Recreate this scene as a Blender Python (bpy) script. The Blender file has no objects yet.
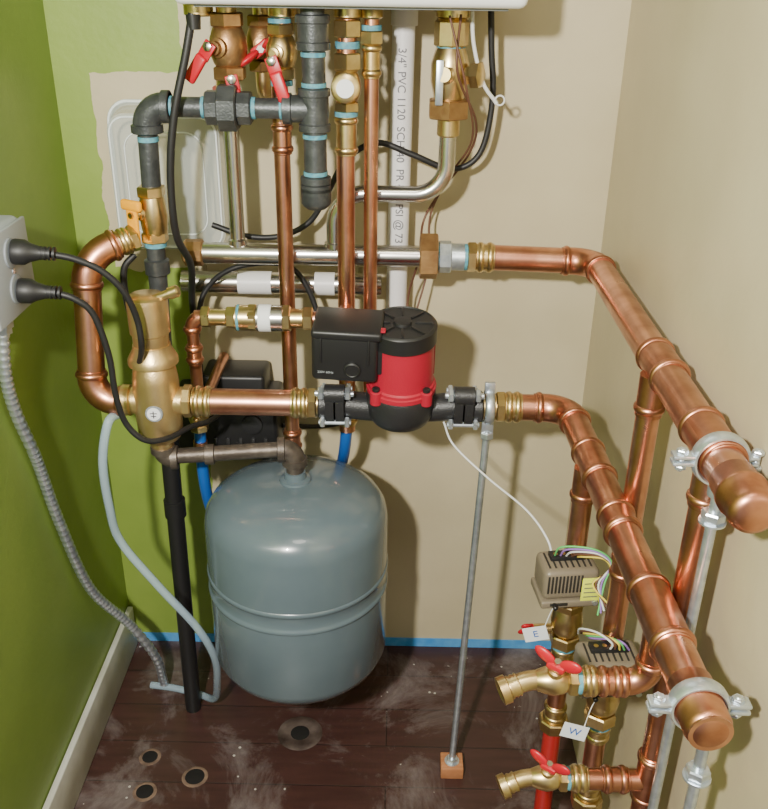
import bpy, bmesh, math, random
from mathutils import Matrix, Vector
random.seed(4)
V=Vector
SC=bpy.context.scene
# ------------------------------------------------------------------ materials
def newmat(n):
    m=bpy.data.materials.new(n);m.use_nodes=True
    return m,m.node_tree,m.node_tree.nodes['Principled BSDF']
def pbr(n,col,rough=.5,metal=0.,var=0.,vs=20.,col2=None,bump=0.,bs=200.,coat=0.,spec=None,rvar=0.,stretch=None):
    m,nt,b=newmat(n)
    b.inputs['Base Color'].default_value=(*col,1);b.inputs['Roughness'].default_value=rough
    b.inputs['Metallic'].default_value=metal;b.inputs['Coat Weight'].default_value=coat
    if spec is not None:b.inputs['Specular IOR Level'].default_value=spec
    tc=nt.nodes.new('ShaderNodeTexCoord');src=tc.outputs['Object']
    if stretch:
        mp=nt.nodes.new('ShaderNodeMapping');mp.inputs['Scale'].default_value=stretch
        nt.links.new(src,mp.inputs[0]);src=mp.outputs[0]
    if var>0 or col2:
        no=nt.nodes.new('ShaderNodeTexNoise');no.inputs['Scale'].default_value=vs;no.inputs['Detail'].default_value=4
        nt.links.new(src,no.inputs['Vector'])
        cr=nt.nodes.new('ShaderNodeValToRGB');cr.color_ramp.elements[0].position=.35;cr.color_ramp.elements[1].position=.68
        c2=col2 if col2 else tuple(c*(1-var) for c in col)
        cr.color_ramp.elements[0].color=(*c2,1);cr.color_ramp.elements[1].color=(*col,1)
        nt.links.new(no.outputs[0],cr.inputs[0]);nt.links.new(cr.outputs[0],b.inputs['Base Color'])
        if rvar:
            mr=nt.nodes.new('ShaderNodeMapRange');mr.inputs[3].default_value=rough+rvar;mr.inputs[4].default_value=rough
            nt.links.new(no.outputs[0],mr.inputs[0]);nt.links.new(mr.outputs[0],b.inputs['Roughness'])
    if bump>0:
        n2=nt.nodes.new('ShaderNodeTexNoise');n2.inputs['Scale'].default_value=bs;n2.inputs['Detail'].default_value=3
        nt.links.new(src,n2.inputs['Vector'])
        bp=nt.nodes.new('ShaderNodeBump');bp.inputs['Strength'].default_value=bump;bp.inputs['Distance'].default_value=.001
        nt.links.new(n2.outputs[0],bp.inputs['Height']);nt.links.new(bp.outputs[0],b.inputs['Normal'])
    return m
COP=pbr('copper',(.76,.40,.275),.21,1,vs=24,col2=(.48,.215,.14),rvar=.20)
COPF=pbr('copper_fitting',(.68,.33,.215),.25,1,vs=34,col2=(.44,.18,.11),rvar=.16)
BRASS=pbr('brass',(.76,.60,.31),.24,1,vs=50,col2=(.56,.40,.18),rvar=.15)
BRONZE=pbr('bronze',(.48,.29,.13),.42,.9,vs=50,col2=(.33,.18,.08),bump=.3)
IRON=pbr('black_iron',(.080,.087,.090),.40,.45,vs=60,col2=(.042,.047,.050),bump=.4,bs=350)
IRONR=pbr('grey_iron',(.15,.125,.105),.45,.6,vs=60,col2=(.08,.065,.055),bump=.35,bs=350)
STEEL=pbr('stainless',(.68,.66,.62),.25,1,vs=15,col2=(.52,.50,.46))
GALV=pbr('galvanized',(.70,.76,.82),.33,.85,vs=90,col2=(.50,.56,.63))
WHITE=pbr('white_enamel',(.78,.79,.80),.35)
PVC=pbr('pvc_white',(.74,.73,.74),.4)
BLACK=pbr('black_plastic',(.012,.012,.013),.42)
BLKR=pbr('black_rubber',(.012,.012,.013),.5)
BLKC=pbr('black_cast',(.018,.018,.02),.38,bump=.5,bs=500)
RED=pbr('pump_red',(.36,.009,.030),.42,bump=.4,bs=500)
REDH=pbr('red_handle',(.46,.007,.02),.38)
YEL=pbr('yellow_handle',(.82,.36,.0),.6,spec=.2)
BLUEP=pbr('blue_pex',(.01,.10,.42),.35)
REDP=pbr('red_pex',(.40,.02,.02),.3)
TAPEB=pbr('thread_sealant_blue',(.05,.20,.30),.6,vs=160,col2=(.12,.34,.40))
TANK=pbr('tank_paint',(.104,.142,.168),.25,0,vs=12,col2=(.090,.124,.148),coat=.4)
GREY=pbr('grey_box',(.31,.34,.37),.45)
GREYD=pbr('grey_outlet',(.22,.245,.27),.5)
TAUPE=pbr('taupe_plastic',(.19,.155,.11),.4)
TAUD=pbr('dark_slot',(.02,.018,.015),.6)
LAB=pbr('yellow_label',(.75,.82,.06),.5)
PAPER=pbr('paper_white',(.75,.77,.80),.6)
WIRE=pbr('white_wire',(.7,.7,.7),.5)
WBR=pbr('brown_wire',(.12,.05,.03),.5)
WGR=pbr('green_wire',(.12,.50,.14),.5)
WPU=pbr('purple_wire',(.30,.16,.50),.5)
WYE=pbr('yellow_wire',(.75,.60,.08),.5)
WOOD=pbr('wood_block',(.50,.22,.10),.6,vs=30,col2=(.38,.15,.06),stretch=(1,8,1))
INK=pbr('print_ink',(.12,.12,.14),.6)
BASEB=pbr('white_trim',(.66,.66,.62),.5,vs=14,col2=(.50,.49,.43))
TAPE=pbr('painters_tape',(.05,.26,.62),.6,vs=40,col2=(.10,.34,.68))
CEIL=pbr('ceiling_paint',(.6,.58,.52),.8)
def translucent(n,col,a,rough=.15):
    m,nt,b=newmat(n);b.inputs['Base Color'].default_value=(*col,1);b.inputs['Roughness'].default_value=rough
    tr=nt.nodes.new('ShaderNodeBsdfTransparent');tr.inputs[0].default_value=(.95,.96,.97,1)
    mx=nt.nodes.new('ShaderNodeMixShader');mx.inputs[0].default_value=a
    o=nt.nodes['Material Output'];nt.links.new(tr.outputs[0],mx.inputs[1]);nt.links.new(b.outputs[0],mx.inputs[2]);nt.links.new(mx.outputs[0],o.inputs[0])
    return m
CLEAR=translucent('clear_plastic',(.70,.77,.76),.38,.1)
CLEARR=translucent('clear_plastic_rim',(.88,.94,.94),.8,.1)
TUBE=translucent('clear_vinyl',(.42,.55,.66),.45,.12)
# ------------------------------------------------------------------ builders
def empty(n):
    e=bpy.data.objects.new(n,None);e.empty_display_size=.05;SC.collection.objects.link(e);return e
def mk(n,bm,mat,par,ang=35):
    bmesh.ops.recalc_face_normals(bm,faces=bm.faces)
    for f_ in bm.faces:f_.smooth=True
    for e in bm.edges:
        if len(e.link_faces)==2 and e.calc_face_angle(0)>math.radians(ang):e.smooth=False
    me=bpy.data.meshes.new(n);bm.to_mesh(me);bm.free();me.materials.append(mat)
    o=bpy.data.objects.new(n,me);SC.collection.objects.link(o)
    if par:o.parent=par
    return o
def basis(d,up=None):
    z=V(d).normalized()
    u=V(up) if up else (V((0,0,1)) if abs(z.z)<.9 else V((0,-1,0)))
    x=u.cross(z).normalized();y=z.cross(x)
    return x,y,z
def lathe(n,par,p,d,prof,mat,seg=32,up=None,rot=0,ang=35):
    x,y,z=basis(d,up);p=V(p);bm=bmesh.new();rings=[]
    for h,r in prof:
        if r<1e-5: rings.append([bm.verts.new(p+z*h)])
        else: rings.append([bm.verts.new(p+z*h+(x*math.cos(rot+2*math.pi*i/seg)+y*math.sin(rot+2*math.pi*i/seg))*r) for i in range(seg)])
    for a,b in zip(rings,rings[1:]):
        if len(a)==1 and len(b)==1: continue
        for i in range(seg):
            j=(i+1)%seg
            if len(a)==1: bm.faces.new((a[0],b[i],b[j]))
            elif len(b)==1: bm.faces.new((a[i],a[j],b[0]))
            else: bm.faces.new((a[i],a[j],b[j],b[i]))
    if len(rings[0])>1: bm.faces.new(rings[0])
    if len(rings[-1])>1: bm.faces.new(rings[-1])
    return mk(n,bm,mat,par,ang)
def hexn(n,par,p,d,L,r,mat,seg=6,up=None):
    c=min(.0015,L*.2)
    return lathe(n,par,p,d,[(0,r*.9),(c,r),(L-c,r),(L,r*.9)],mat,seg,up,rot=math.pi/seg,ang=20)
def cyl(n,par,p,q,r,mat,seg=24,ch=.0008):
    d=V(q)-V(p);L=d.length;ch=min(ch,r*.3,L*.3)
    return lathe(n,par,p,d,[(0,r-ch),(ch,r),(L-ch,r),(L,r-ch)],mat,seg)
def thread(n,par,p,d,L,r,mat,pitch=.0022):
    pr=[(0,r*.9)];k=max(2,int(L/pitch))
    for i in range(k):
        pr+= [(L*(i+.25)/k,r),(L*(i+.75)/k,r*.90)]
    pr.append((L,r*.9));return lathe(n,par,p,d,pr,mat,20,ang=80)
def fillet(pts,fr,k=8):
    pts=[V(p) for p in pts];out=[pts[0]]
    for i in range(1,len(pts)-1):
        a,b,c=pts[i-1],pts[i],pts[i+1];d1=(a-b);d2=(c-b)
        t=min(fr,d1.length*.49 if i>1 else d1.length*.98,d2.length*.49 if i<len(pts)-2 else d2.length*.98)
        s=b+d1.normalized()*t;e=b+d2.normalized()*t
        an=d1.angle(d2)
        w=math.sin(an/2)
        for j in range(k+1):
            u=j/k;den=(1-u)**2+2*u*(1-u)*w+u*u
            out.append((s*(1-u)**2+b*2*u*(1-u)*w+e*u*u)/den)
    out.append(pts[-1]);return out
def spline(pts,k=8):
    P=[V(p) for p in pts];P=[P[0]*2-P[1]]+P+[P[-1]*2-P[-2]];out=[]
    for i in range(1,len(P)-2):
        a,b,c,d=P[i-1:i+3]
        for j in range(k):
            t=j/k;out.append(.5*((2*b)+(c-a)*t+(2*a-5*b+4*c-d)*t*t+(3*b-a-3*c+d)*t**3))
    out.append(P[-2]);return out
def tube(n,par,pts,r,mat,fr=.02,seg=20,smooth=False,rfun=None):
    pts=spline(pts) if smooth else (fillet(pts,fr) if len(pts)>2 else [V(p) for p in pts])
    q=[pts[0]]
    for p in pts[1:]:
        if (p-q[-1]).length>1e-5:q.append(p)
    pts=q;bm=bmesh.new();rings=[];t0=(pts[1]-pts[0]).normalized();x,y,_=basis(t0)
    for i,p in enumerate(pts):
        t=((pts[min(i+1,len(pts)-1)]-pts[max(i-1,0)])).normalized()
        x=(x-t*x.dot(t)).normalized();y=t.cross(x)
        rr=rfun(i,len(pts)) if rfun else r
        rings.append([bm.verts.new(p+(x*math.cos(2*math.pi*j/seg)+y*math.sin(2*math.pi*j/seg))*rr) for j in range(seg)])
    for a,b in zip(rings,rings[1:]):
        for i in range(seg):
            j=(i+1)%seg;bm.faces.new((a[i],a[j],b[j],b[i]))
    bm.faces.new(rings[0]);bm.faces.new(rings[-1])
    return mk(n,bm,mat,par,60)
def box(n,par,c,s,mat,bev=.002,axes=None,seg=2,ang=35):
    bm=bmesh.new();bmesh.ops.create_cube(bm,size=1)
    for v in bm.verts:v.co=V((v.co.x*s[0],v.co.y*s[1],v.co.z*s[2]))
    if bev>0:bmesh.ops.bevel(bm,geom=list(bm.edges),offset=bev,segments=seg,affect='EDGES',profile=.5)
    if axes:
        M=Matrix([V(a).normalized() for a in axes]).transposed()
        for v in bm.verts:v.co=M@v.co
    for v in bm.verts:v.co+=V(c)
    return mk(n,bm,mat,par,ang)
def ball(n,par,c,rad,mat,axes=None):
    bm=bmesh.new();bmesh.ops.create_uvsphere(bm,u_segments=20,v_segments=12,radius=1)
    M=Matrix(axes).transposed() if axes else Matrix.Identity(3)
    for v in bm.verts:v.co=M@V((v.co.x*rad[0],v.co.y*rad[1],v.co.z*rad[2]))+V(c)
    return mk(n,bm,mat,par,60)
def torus(n,par,c,d,R,r,mat,seg=36,a0=0,a1=2*math.pi,flat=None):
    x,y,z=basis(d);c=V(c);bm=bmesh.new();rings=[];full=abs(a1-a0-2*math.pi)<1e-3
    N=seg if full else seg+1
    for i in range(N):
        a=a0+(a1-a0)*i/seg;rd=x*math.cos(a)+y*math.sin(a)
        rings.append([bm.verts.new(c+rd*(R+r*math.cos(2*math.pi*j/10))+z*((flat or r)*math.sin(2*math.pi*j/10))) for j in range(10)])
    for i in range(len(rings) if full else len(rings)-1):
        a,b=rings[i],rings[(i+1)%len(rings)]
        for j in range(10):
            k=(j+1)%10;bm.faces.new((a[j],a[k],b[k],b[j]))
    if not full: bm.faces.new(rings[0]);bm.faces.new(rings[-1])
    return mk(n,bm,mat,par,60)
# plumbing fittings
def bead(n,par,p,d,R,mat=None):
    """press bead ring centred at p"""
    return lathe(n,par,V(p)-V(d).normalized()*.0045,d,[(0,R-.0005),(.001,R+.0008),(.0028,R+.0019),(.0048,R+.0022),(.0068,R+.0018),(.0085,R+.0006),(.009,R-.0005)],mat or COPF,32,ang=60)
def pressfit(n,par,p,d,L,R,mat=None):
    m=mat or COPF;R2=R+.0014;d=V(d).normalized();p=V(p)
    lathe(n,par,p,d,[(0,R2-.0008),(.0008,R2),(L-.0008,R2),(L,R2-.0008)],m)
    bead(n+'_bead_a',par,p+d*.0065,d,R2,m);bead(n+'_bead_b',par,p+d*(L-.0065),d,R2,m)
def elbow(n,par,c,d1,d2,L,R,mat=None,fr=None,beads=True):
    m=mat or COPF;c=V(c);d1=V(d1).normalized();d2=V(d2).normalized();R2=R+.0014
    tube(n,par,[c+d1*L,c,c+d2*L],R2,m,fr=fr or L*.72,seg=28)
    if beads:
        bead(n+'_bead_a',par,c+d1*(L-.0065),d1,R2,m);bead(n+'_bead_b',par,c+d2*(L-.0065),d2,R2,m)
def iron_elbow(n,par,c,d1,d2,L,R,mat):
    c=V(c);d1=V(d1).normalized();d2=V(d2).normalized()
    tube(n,par,[c+d1*L,c,c+d2*L],R,mat,fr=L*.75,seg=24)
    for k,d in enumerate((d1,d2)):
        lathe(n+f'_collar_{k}',par,c+d*(L-.011),d,[(0,R),(.001,R+.0025),(.010,R+.0025),(.011,R+.001)],mat,24)
def lever(n,par,p,h,d,mat,L=.06,w=.016):
    """valve lever: h outward normal of stem, d direction lever points"""
    h=V(h).normalized();d=V(d).normalized();s=h.cross(d).normalized();p=V(p);h=d.cross(s).normalized()
    box(n,par,p+d*(L*.12),(L*.45,w,.0035),mat,.0012,(d,s,h))
    box(n+'_grip',par,p+d*(L*.62)+h*.003,(L*.72,w*.95,.008),mat,.0032,(d,s,h),3)
    lathe(n+'_nut',par,p,h,[(0,.006),(.006,.006),(.007,.004)],STEEL,6)
def butterfly(n,par,p,h,d,mat,sz=1.):
    h=V(h).normalized();d=V(d).normalized();s=h.cross(d).normalized();p=V(p)
    box(n,par,p,(.022*sz,.012*sz,.010*sz),mat,.003,(d,s,h))
    for k,g in enumerate((1,-1)):
        dd=(d*g+h*.55).normalized()
        ball(n+f'_wing_{k}',par,p+d*g*.015*sz+h*.009*sz,(.014*sz,.0042*sz,.0085*sz),mat,(dd,s,dd.cross(s)))
    lathe(n+'_screw',par,p+h*.004,h,[(0,.004*sz),(.004,.004*sz)],STEEL,6)
def valve(n,par,p,d,h,s=1.,mat=None):
    """ball valve body along d centred p, stem along h"""
    m=mat or BRASS;p=V(p);d=V(d).normalized();h=V(h).normalized()
    hexn(n+'_hex_a',par,p-d*.034*s,d,.014*s,.0185*s,m)
    hexn(n+'_hex_b',par,p+d*.020*s,d,.014*s,.0185*s,m)
    lathe(n+'_body',par,p-d*.021*s,d,[(0,.014*s),(.004*s,.0165*s),(.012*s,.0195*s),(.021*s,.0205*s),(.030*s,.0195*s),(.038*s,.0165*s),(.042*s,.014*s)],m,32,ang=60)
    lathe(n+'_stem',par,p,h,[(0,.010*s),(.023*s,.010*s),(.024*s,.007*s),(.030*s,.007*s),(.0305*s,.004*s),(.035*s,.004*s)],m,20)
X=V((1,0,0));Yv=V((0,1,0));Zv=V((0,0,1))
# ------------------------------------------------------------------ room
XL,XR=-.492,.316
def quadbox(n,lo,hi,mat):
    c=(V(lo)+V(hi))/2;s=V(hi)-V(lo);return box(n,None,c,s,mat,0)
def wallmat(n,back):
    m,nt,b=newmat(n);N=nt.nodes;Lk=nt.links;b.inputs['Roughness'].default_value=.45
    g=N.new('ShaderNodeNewGeometry');sp=N.new('ShaderNodeSeparateXYZ');Lk.new(g.outputs['Position'],sp.inputs[0])
    def noise(sc,det=4):
        q=N.new('ShaderNodeTexNoise');q.inputs['Scale'].default_value=sc;q.inputs['Detail'].default_value=det
        Lk.new(g.outputs['Position'],q.inputs['Vector']);return q.outputs[0]
    def math_(op,a,bb):
        q=N.new('ShaderNodeMath');q.operation=op
        for i,w in enumerate((a,bb)):
            if isinstance(w,(int,float)):q.inputs[i].default_value=w
            else:Lk.new(w,q.inputs[i])
        return q.outputs[0]
    def ramp(f_,c1,c2,a=.35,bp=.65):
        q=N.new('ShaderNodeValToRGB');q.color_ramp.elements[0].position=a;q.color_ramp.elements[1].position=bp
        q.color_ramp.elements[0].color=(*c1,1);q.color_ramp.elements[1].color=(*c2,1);Lk.new(f_,q.inputs[0]);return q.outputs[0]
    beige=ramp(noise(5),(.475,.41,.265),(.535,.468,.31))
    green=ramp(noise(4),(.165,.255,.042),(.215,.305,.058)) if back=='green' else ramp(noise(4),(.19,.28,.045),(.245,.34,.062))
    if back=='back':
        w=math_('MULTIPLY',math_('SUBTRACT',noise(18,6),.5),.03)
        x=math_('ADD',sp.outputs[0],w);z=math_('ADD',sp.outputs[2],w)
        m1=math_('MULTIPLY',math_('GREATER_THAN',z,1.035),math_('LESS_THAN',x,-.305))
        m2=math_('MULTIPLY',math_('LESS_THAN',z,.745),math_('LESS_THAN',x,-.315))
        m3=math_('LESS_THAN',x,-.44)
        mm=math_('MAXIMUM',math_('MAXIMUM',m1,m2),m3)
        mx=N.new('ShaderNodeMix');mx.data_type='RGBA';Lk.new(mm,mx.inputs[0]);Lk.new(beige,mx.inputs[6]);Lk.new(green,mx.inputs[7]);Lk.new(mx.outputs[2],b.inputs['Base Color'])
    else:
        Lk.new(green if back=='green' else beige,b.inputs['Base Color'])
    bp=N.new('ShaderNodeBump');bp.inputs['Strength'].default_value=.25;bp.inputs['Distance'].default_value=.002;Lk.new(noise(60),bp.inputs['Height']);Lk.new(bp.outputs[0],b.inputs['Normal'])
    return m
quadbox('wall_back',(XL-.05,0,-.02),(XR+.05,.05,2.3),wallmat('wall_back_paint','back'))
quadbox('wall_left',(XL-.05,-2.0,-.02),(XL,0,2.3),wallmat('wall_green_paint','green'))
quadbox('wall_right',(XR,-2.0,-.02),(XR+.05,0,2.3),wallmat('wall_beige_paint','beige'))
quadbox('ceiling',(XL-.05,-2.0,2.3),(XR+.05,.05,2.34),CEIL)
# floor material : dark glossy planks with dust
m,nt,b=newmat('floor_planks');N=nt.nodes;Lk=nt.links
g=N.new('ShaderNodeNewGeometry')
br=N.new('ShaderNodeTexBrick');br.inputs['Scale'].default_value=1;br.inputs['Brick Width'].default_value=1.3;br.inputs['Row Height'].default_value=.083;br.inputs['Mortar Size'].default_value=.0012;br.inputs['Mortar Smooth'].default_value=.6
br.inputs['Color1'].default_value=(.043,.018,.016,1);br.inputs['Color2'].default_value=(.052,.023,.020,1);br.inputs['Mortar'].default_value=(.016,.009,.008,1)
Lk.new(g.outputs['Position'],br.inputs['Vector'])
mp=N.new('ShaderNodeMapping');mp.inputs['Scale'].default_value=(3,22,3);Lk.new(g.outputs['Position'],mp.inputs[0])
n1=N.new('ShaderNodeTexNoise');n1.inputs['Scale'].default_value=3;n1.inputs['Detail'].default_value=8;Lk.new(mp.outputs[0],n1.inputs['Vector'])
n2=N.new('ShaderNodeTexNoise');n2.inputs['Scale'].default_value=6;n2.inputs['Detail'].default_value=12;n2.inputs['Roughness'].default_value=.72;n2.inputs['Distortion'].default_value=.6;Lk.new(g.outputs['Position'],n2.inputs['Vector'])
r1=N.new('ShaderNodeValToRGB');r1.color_ramp.elements[0].position=.3;r1.color_ramp.elements[0].color=(.8,.8,.8,1);r1.color_ramp.elements[1].position=.75;r1.color_ramp.elements[1].color=(1.25,1.2,1.2,1);Lk.new(n1.outputs[0],r1.inputs[0])
mu=N.new('ShaderNodeMix');mu.data_type='RGBA';mu.blend_type='MULTIPLY';mu.inputs[0].default_value=1;Lk.new(br.outputs[0],mu.inputs[6]);Lk.new(r1.outputs[0],mu.inputs[7])
r2=N.new('ShaderNodeValToRGB');r2.color_ramp.elements[0].position=.49;r2.color_ramp.elements[0].color=(0,0,0,1);r2.color_ramp.elements[1].position=.78;r2.color_ramp.elements[1].color=(.85,.85,.85,1);Lk.new(n2.outputs[0],r2.inputs[0])
mx=N.new('ShaderNodeMix');mx.data_type='RGBA';mx.inputs[7].default_value=(.27,.24,.235,1);Lk.new(r2.outputs[0],mx.inputs[0]);Lk.new(mu.outputs[2],mx.inputs[6])
vo=N.new('ShaderNodeTexVoronoi');vo.inputs['Scale'].default_value=38;Lk.new(g.outputs['Position'],vo.inputs['Vector'])
lt=N.new('ShaderNodeMath');lt.operation='LESS_THAN';lt.inputs[1].default_value=.085;Lk.new(vo.outputs['Distance'],lt.inputs[0])
gt=N.new('ShaderNodeMath');gt.operation='GREATER_THAN';gt.inputs[1].default_value=.52;Lk.new(n2.outputs[0],gt.inputs[0])
ml=N.new('ShaderNodeMath');ml.operation='MULTIPLY';Lk.new(lt.outputs[0],ml.inputs[0]);Lk.new(gt.outputs[0],ml.inputs[1])
m3=N.new('ShaderNodeMix');m3.data_type='RGBA';m3.inputs[7].default_value=(.45,.43,.40,1);Lk.new(ml.outputs[0],m3.inputs[0]);Lk.new(mx.outputs[2],m3.inputs[6]);Lk.new(m3.outputs[2],b.inputs['Base Color'])
mr=N.new('ShaderNodeMapRange');mr.inputs[3].default_value=.20;mr.inputs[4].default_value=.6;Lk.new(n2.outputs[0],mr.inputs[0]);Lk.new(mr.outputs[0],b.inputs['Roughness'])
bp=N.new('ShaderNodeBump');bp.inputs['Strength'].default_value=.4;bp.inputs['Distance'].default_value=.001;Lk.new(br.outputs[1],bp.inputs['Height']);bp.invert=True;Lk.new(bp.outputs[0],b.inputs['Normal'])
quadbox('floor',(XL-.05,-2.0,-.05),(XR+.05,.05,0),m)
box('baseboard_left',None,(XL+.0065,-1.0,.045),(.011,1.98,.09),BASEB,.003)
box('tape_strip',None,(-.085,-.0015,.010),(.80,.002,.019),TAPE,0)  # blue painter's tape along the foot of the back wall
# floor drill holes
HD=pbr('hole_dark',(.004,.003,.003),.9);HW=pbr('hole_wood',(.20,.13,.09),.85,vs=60,col2=(.09,.055,.04))
for i,(x,y,r) in enumerate([(-.389,-.283,.015),(-.307,-.321,.018),(-.380,-.352,.016)]):
    e=empty('drilled_floor_hole')
    lathe('rim',e,(x,y,.0002),Zv,[(0,r+.003),(.0006,r+.002),(.0008,r-.002),(.0004,r-.003)],HW,28)
    lathe('bore',e,(x,y,.0006),Zv,[(0,r-.002),(.0003,r-.0025)],HD,28)
e=empty('patched_floor_hole')
PAT=pbr('hole_patch',(.12,.09,.08),.5,vs=30,col2=(.03,.018,.015))
lathe('patch',e,(-.147,-.225,.0002),Zv,[(0,.038),(.0008,.036),(.001,.028),(.0006,.026)],PAT,36)
lathe('plug',e,(-.147,-.225,.0008),Zv,[(0,.016),(.001,.014)],HD,28)
# ------------------------------------------------------------------ tankless heater
e=empty('tankless_water_heater')
box('cabinet',e,(-.056,-.1265,1.50),(.400,.249,.728),WHITE,.010,seg=3)
box('underside_plate',e,(-.056,-.13,1.136),(.36,.20,.006),GREYD,.001)
for i,(x,y,r) in enumerate([(-.246,-.155,.018),(-.143,-.155,.018),(-.063,-.155,.018),(.067,-.12,.022),(-.034,-.155,.014)]):
    lathe(f'port_{i}',e,(x,y,1.119),Zv,[(0,r*.8),(.002,r),(.013,r),(.018,r*.8)],BRASS,24)
# ------------------------------------------------------------------ plastic tub hung on the wall
e=empty('plastic_food_container')
def tub(par):
    x0,x1,z0,z1=-.418,-.240,.785,.998
    def rr(ins,y,rad,n=8):
        pts=[];cx=[(x1-rad-ins,z1-rad-ins,0),(x0+rad+ins,z1-rad-ins,90),(x0+rad+ins,z0+rad+ins,180),(x1-rad-ins,z0+rad+ins,270)]
        for a,bb,an in cx:
            for k in range(n+1):
                t=math.radians(an+90*k/n);pts.append(V((a+rad*math.cos(t),y,bb+rad*math.sin(t))))
        return pts
    bm=bmesh.new()
    L=[rr(0,-.006,.03),rr(0,-.010,.03),rr(.005,-.012,.028),rr(.010,-.055,.026),rr(.016,-.060,.020)]
    R=[[bm.verts.new(p) for p in l] for l in L]
    for a,bb in zip(R,R[1:]):
        for i in range(len(a)):
            j=(i+1)%len(a);bm.faces.new((a[i],a[j],bb[j],bb[i]))
    bm.faces.new(R[-1])
    mk('tub_shell',bm,CLEAR,par)
    for k,(ins,y,r) in enumerate(((0,-.008,.0028),(.014,-.058,.0019),(.034,-.0605,.0012))):
        p=rr(ins,y,.03 if k<1 else .024);p.append(p[0])
        tube(f'rim_{k}',par,p,r,CLEARR,fr=.0001,seg=6)
tub(e)
# ------------------------------------------------------------------ PVC pipe
e=empty('pvc_vent_pipe')
tube('pipe',e,[(.006,-.05,1.136),(.002,-.05,.60),(.002,-.004,.60)],.0155,PVC,fr=.03,seg=32)
lathe('coupling',e,(.0065,-.05,1.105),Zv,[(0,.0155),(.001,.018),(.026,.018),(.027,.0155)],PVC,32)
def text(n,par,s,size,M,mat):
    c=bpy.data.curves.new(n,'FONT');c.body=s;c.size=size;c.align_x='CENTER';c.align_y='CENTER';c.extrude=.0002
    o=bpy.data.objects.new(n,c);o.matrix_world=M;c.materials.append(mat);SC.collection.objects.link(o);o.parent=par;return o
def frameM(c,x,y):
    x=V(x).normalized();y=V(y).normalized();z=x.cross(y)
    M=Matrix((x,y,z)).transposed().to_4x4();M.translation=V(c);return M
text('print',e,'3/4" PVC 1120  SCH 40  PR 480 PSI @ 73 F',.0155,frameM((.004,-.0660,.94),(0,0,-1),(1,0,0)),INK)
# ------------------------------------------------------------------ stainless header with upper copper manifold
e=empty('stainless_header_pipe')
ZH=.810;YH=-.12
tube('header_tube',e,[(-.272,YH,ZH),(.04,YH,ZH)],.0150,STEEL)
lathe('end_cap',e,(-.300,YH,ZH),X,[(0,.014),(.004,.019),(.028,.019),(.030,.016)],BRONZE,8,rot=.39)
tube('riser',e,[(-.221,YH,ZH),(-.221,YH,1.0)],.0105,STEEL)
lathe('riser_ring',e,(-.221,YH,.824),Zv,[(0,.0130),(.006,.0130),(.008,.0105)],STEEL)
tube('curved_riser',e,[(.067,YH,1.0),(.067,YH,.897),(-.085,YH,.897),(-.085,YH,ZH)],.0115,STEEL,fr=.042,seg=24)
lathe('curved_ring',e,(-.085,YH,.822),Zv,[(0,.0145),(.006,.0145),(.008,.0115)],STEEL)
hexn('bronze_union_nut',e,(.034,YH,ZH),X,.026,.033,BRONZE,6)
hexn('nickel_nut',e,(.061,YH,ZH),X,.018,.0225,GALV,8)
lathe('nickel_collar',e,(.079,YH,ZH),X,[(0,.019),(.018,.019)],GALV)
lathe('sealant',e,(.0965,YH,ZH),X,[(0,.0185),(.005,.0185)],TAPEB)
lathe('sealant_b',e,(.0585,YH,ZH),X,[(0,.020),(.004,.020)],TAPEB)
hexn('brass_hex',e,(.101,YH,ZH),X,.013,.0215,BRASS,6)
pressfit('brass_press',e,(.113,YH,ZH),X,.026,.018,BRASS)
CR=.0178
e=empty('upper_copper_manifold')
UX=.281;UZ=.807
tube('pipe_cross',e,[(.136,YH,ZH),(.255,YH,UZ)],CR,COP,seg=32)
elbow('elbow',e,(UX,YH,UZ),(-1,0,0),(0,-1,0),.047,CR,fr=.036)
tube('pipe_run',e,[(UX,-.15,UZ),(.279,-.745,UZ)],CR,COP,seg=32)
pressfit('tee_b',e,(.281,-.450,UZ),-Yv,.070,CR)
pressfit('tee_c',e,(.281,-.615,UZ),-Yv,.075,CR)
def endcap(e,p,d):
    lathe('end_cap',e,p,d,[(0,CR+.0008),(.001,CR+.0014),(.020,CR+.0014),(.0215,CR+.0036),(.027,CR+.0036),(.0285,CR+.0018),(.048,CR+.0018),(.053,CR),(.056,CR-.005),(.0568,0)],COPF,40,ang=60)
endcap(e,(.279,-.712,UZ),-Yv)
# ------------------------------------------------------------------ copper risers with valves
YC=-.155
def riser(n,x,z0,z1,r,extra=None):
    e=empty(n);tube('pipe',e,[(x,YC,z0),(x,YC,z1)],r,COP,seg=24);return e
e=riser('copper_riser_pipe',-.150,.515,1.05,.0107)
tube('pipe_neck',e,[(-.150,YC,1.04),(-.143,YC,1.119)],.0107,COP)
pressfit('coupling',e,(-.150,YC,.515),Zv,.035,.0107,COPF)
pressfit('coupling_top',e,(-.149,YC,.955),Zv,.04,.0107,COPF)
valve('valve',e,(-.146,YC,1.080),Zv,(-.25,-1,0),.95)
lathe('sealant',e,(-.147,YC,1.113),Zv,[(0,.0145),(.005,.0145)],TAPEB)
lathe('sealant_low',e,(-.147,YC,1.040),Zv,[(0,.0140),(.006,.0140)],TAPEB)
lever('red_lever',e,(-.154,YC-.036,1.072),(-.1,-1,.1),(.35,-.1,-1),REDH,.050,.016)
e=riser('copper_riser_pipe',-.067,.55,1.05,.0120)
tube('pipe_neck',e,[(-.067,YC,1.04),(-.063,YC,1.119)],.012,COP)
for k,zz in enumerate((1.098,1.060)):
    hexn(f'brass_hex_{k}',e,(-.064,YC,zz),Zv,.020,.0185,BRASS)
lathe('sealant',e,(-.064,YC,1.085),Zv,[(0,.0155),(.008,.0155)],TAPEB)
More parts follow.
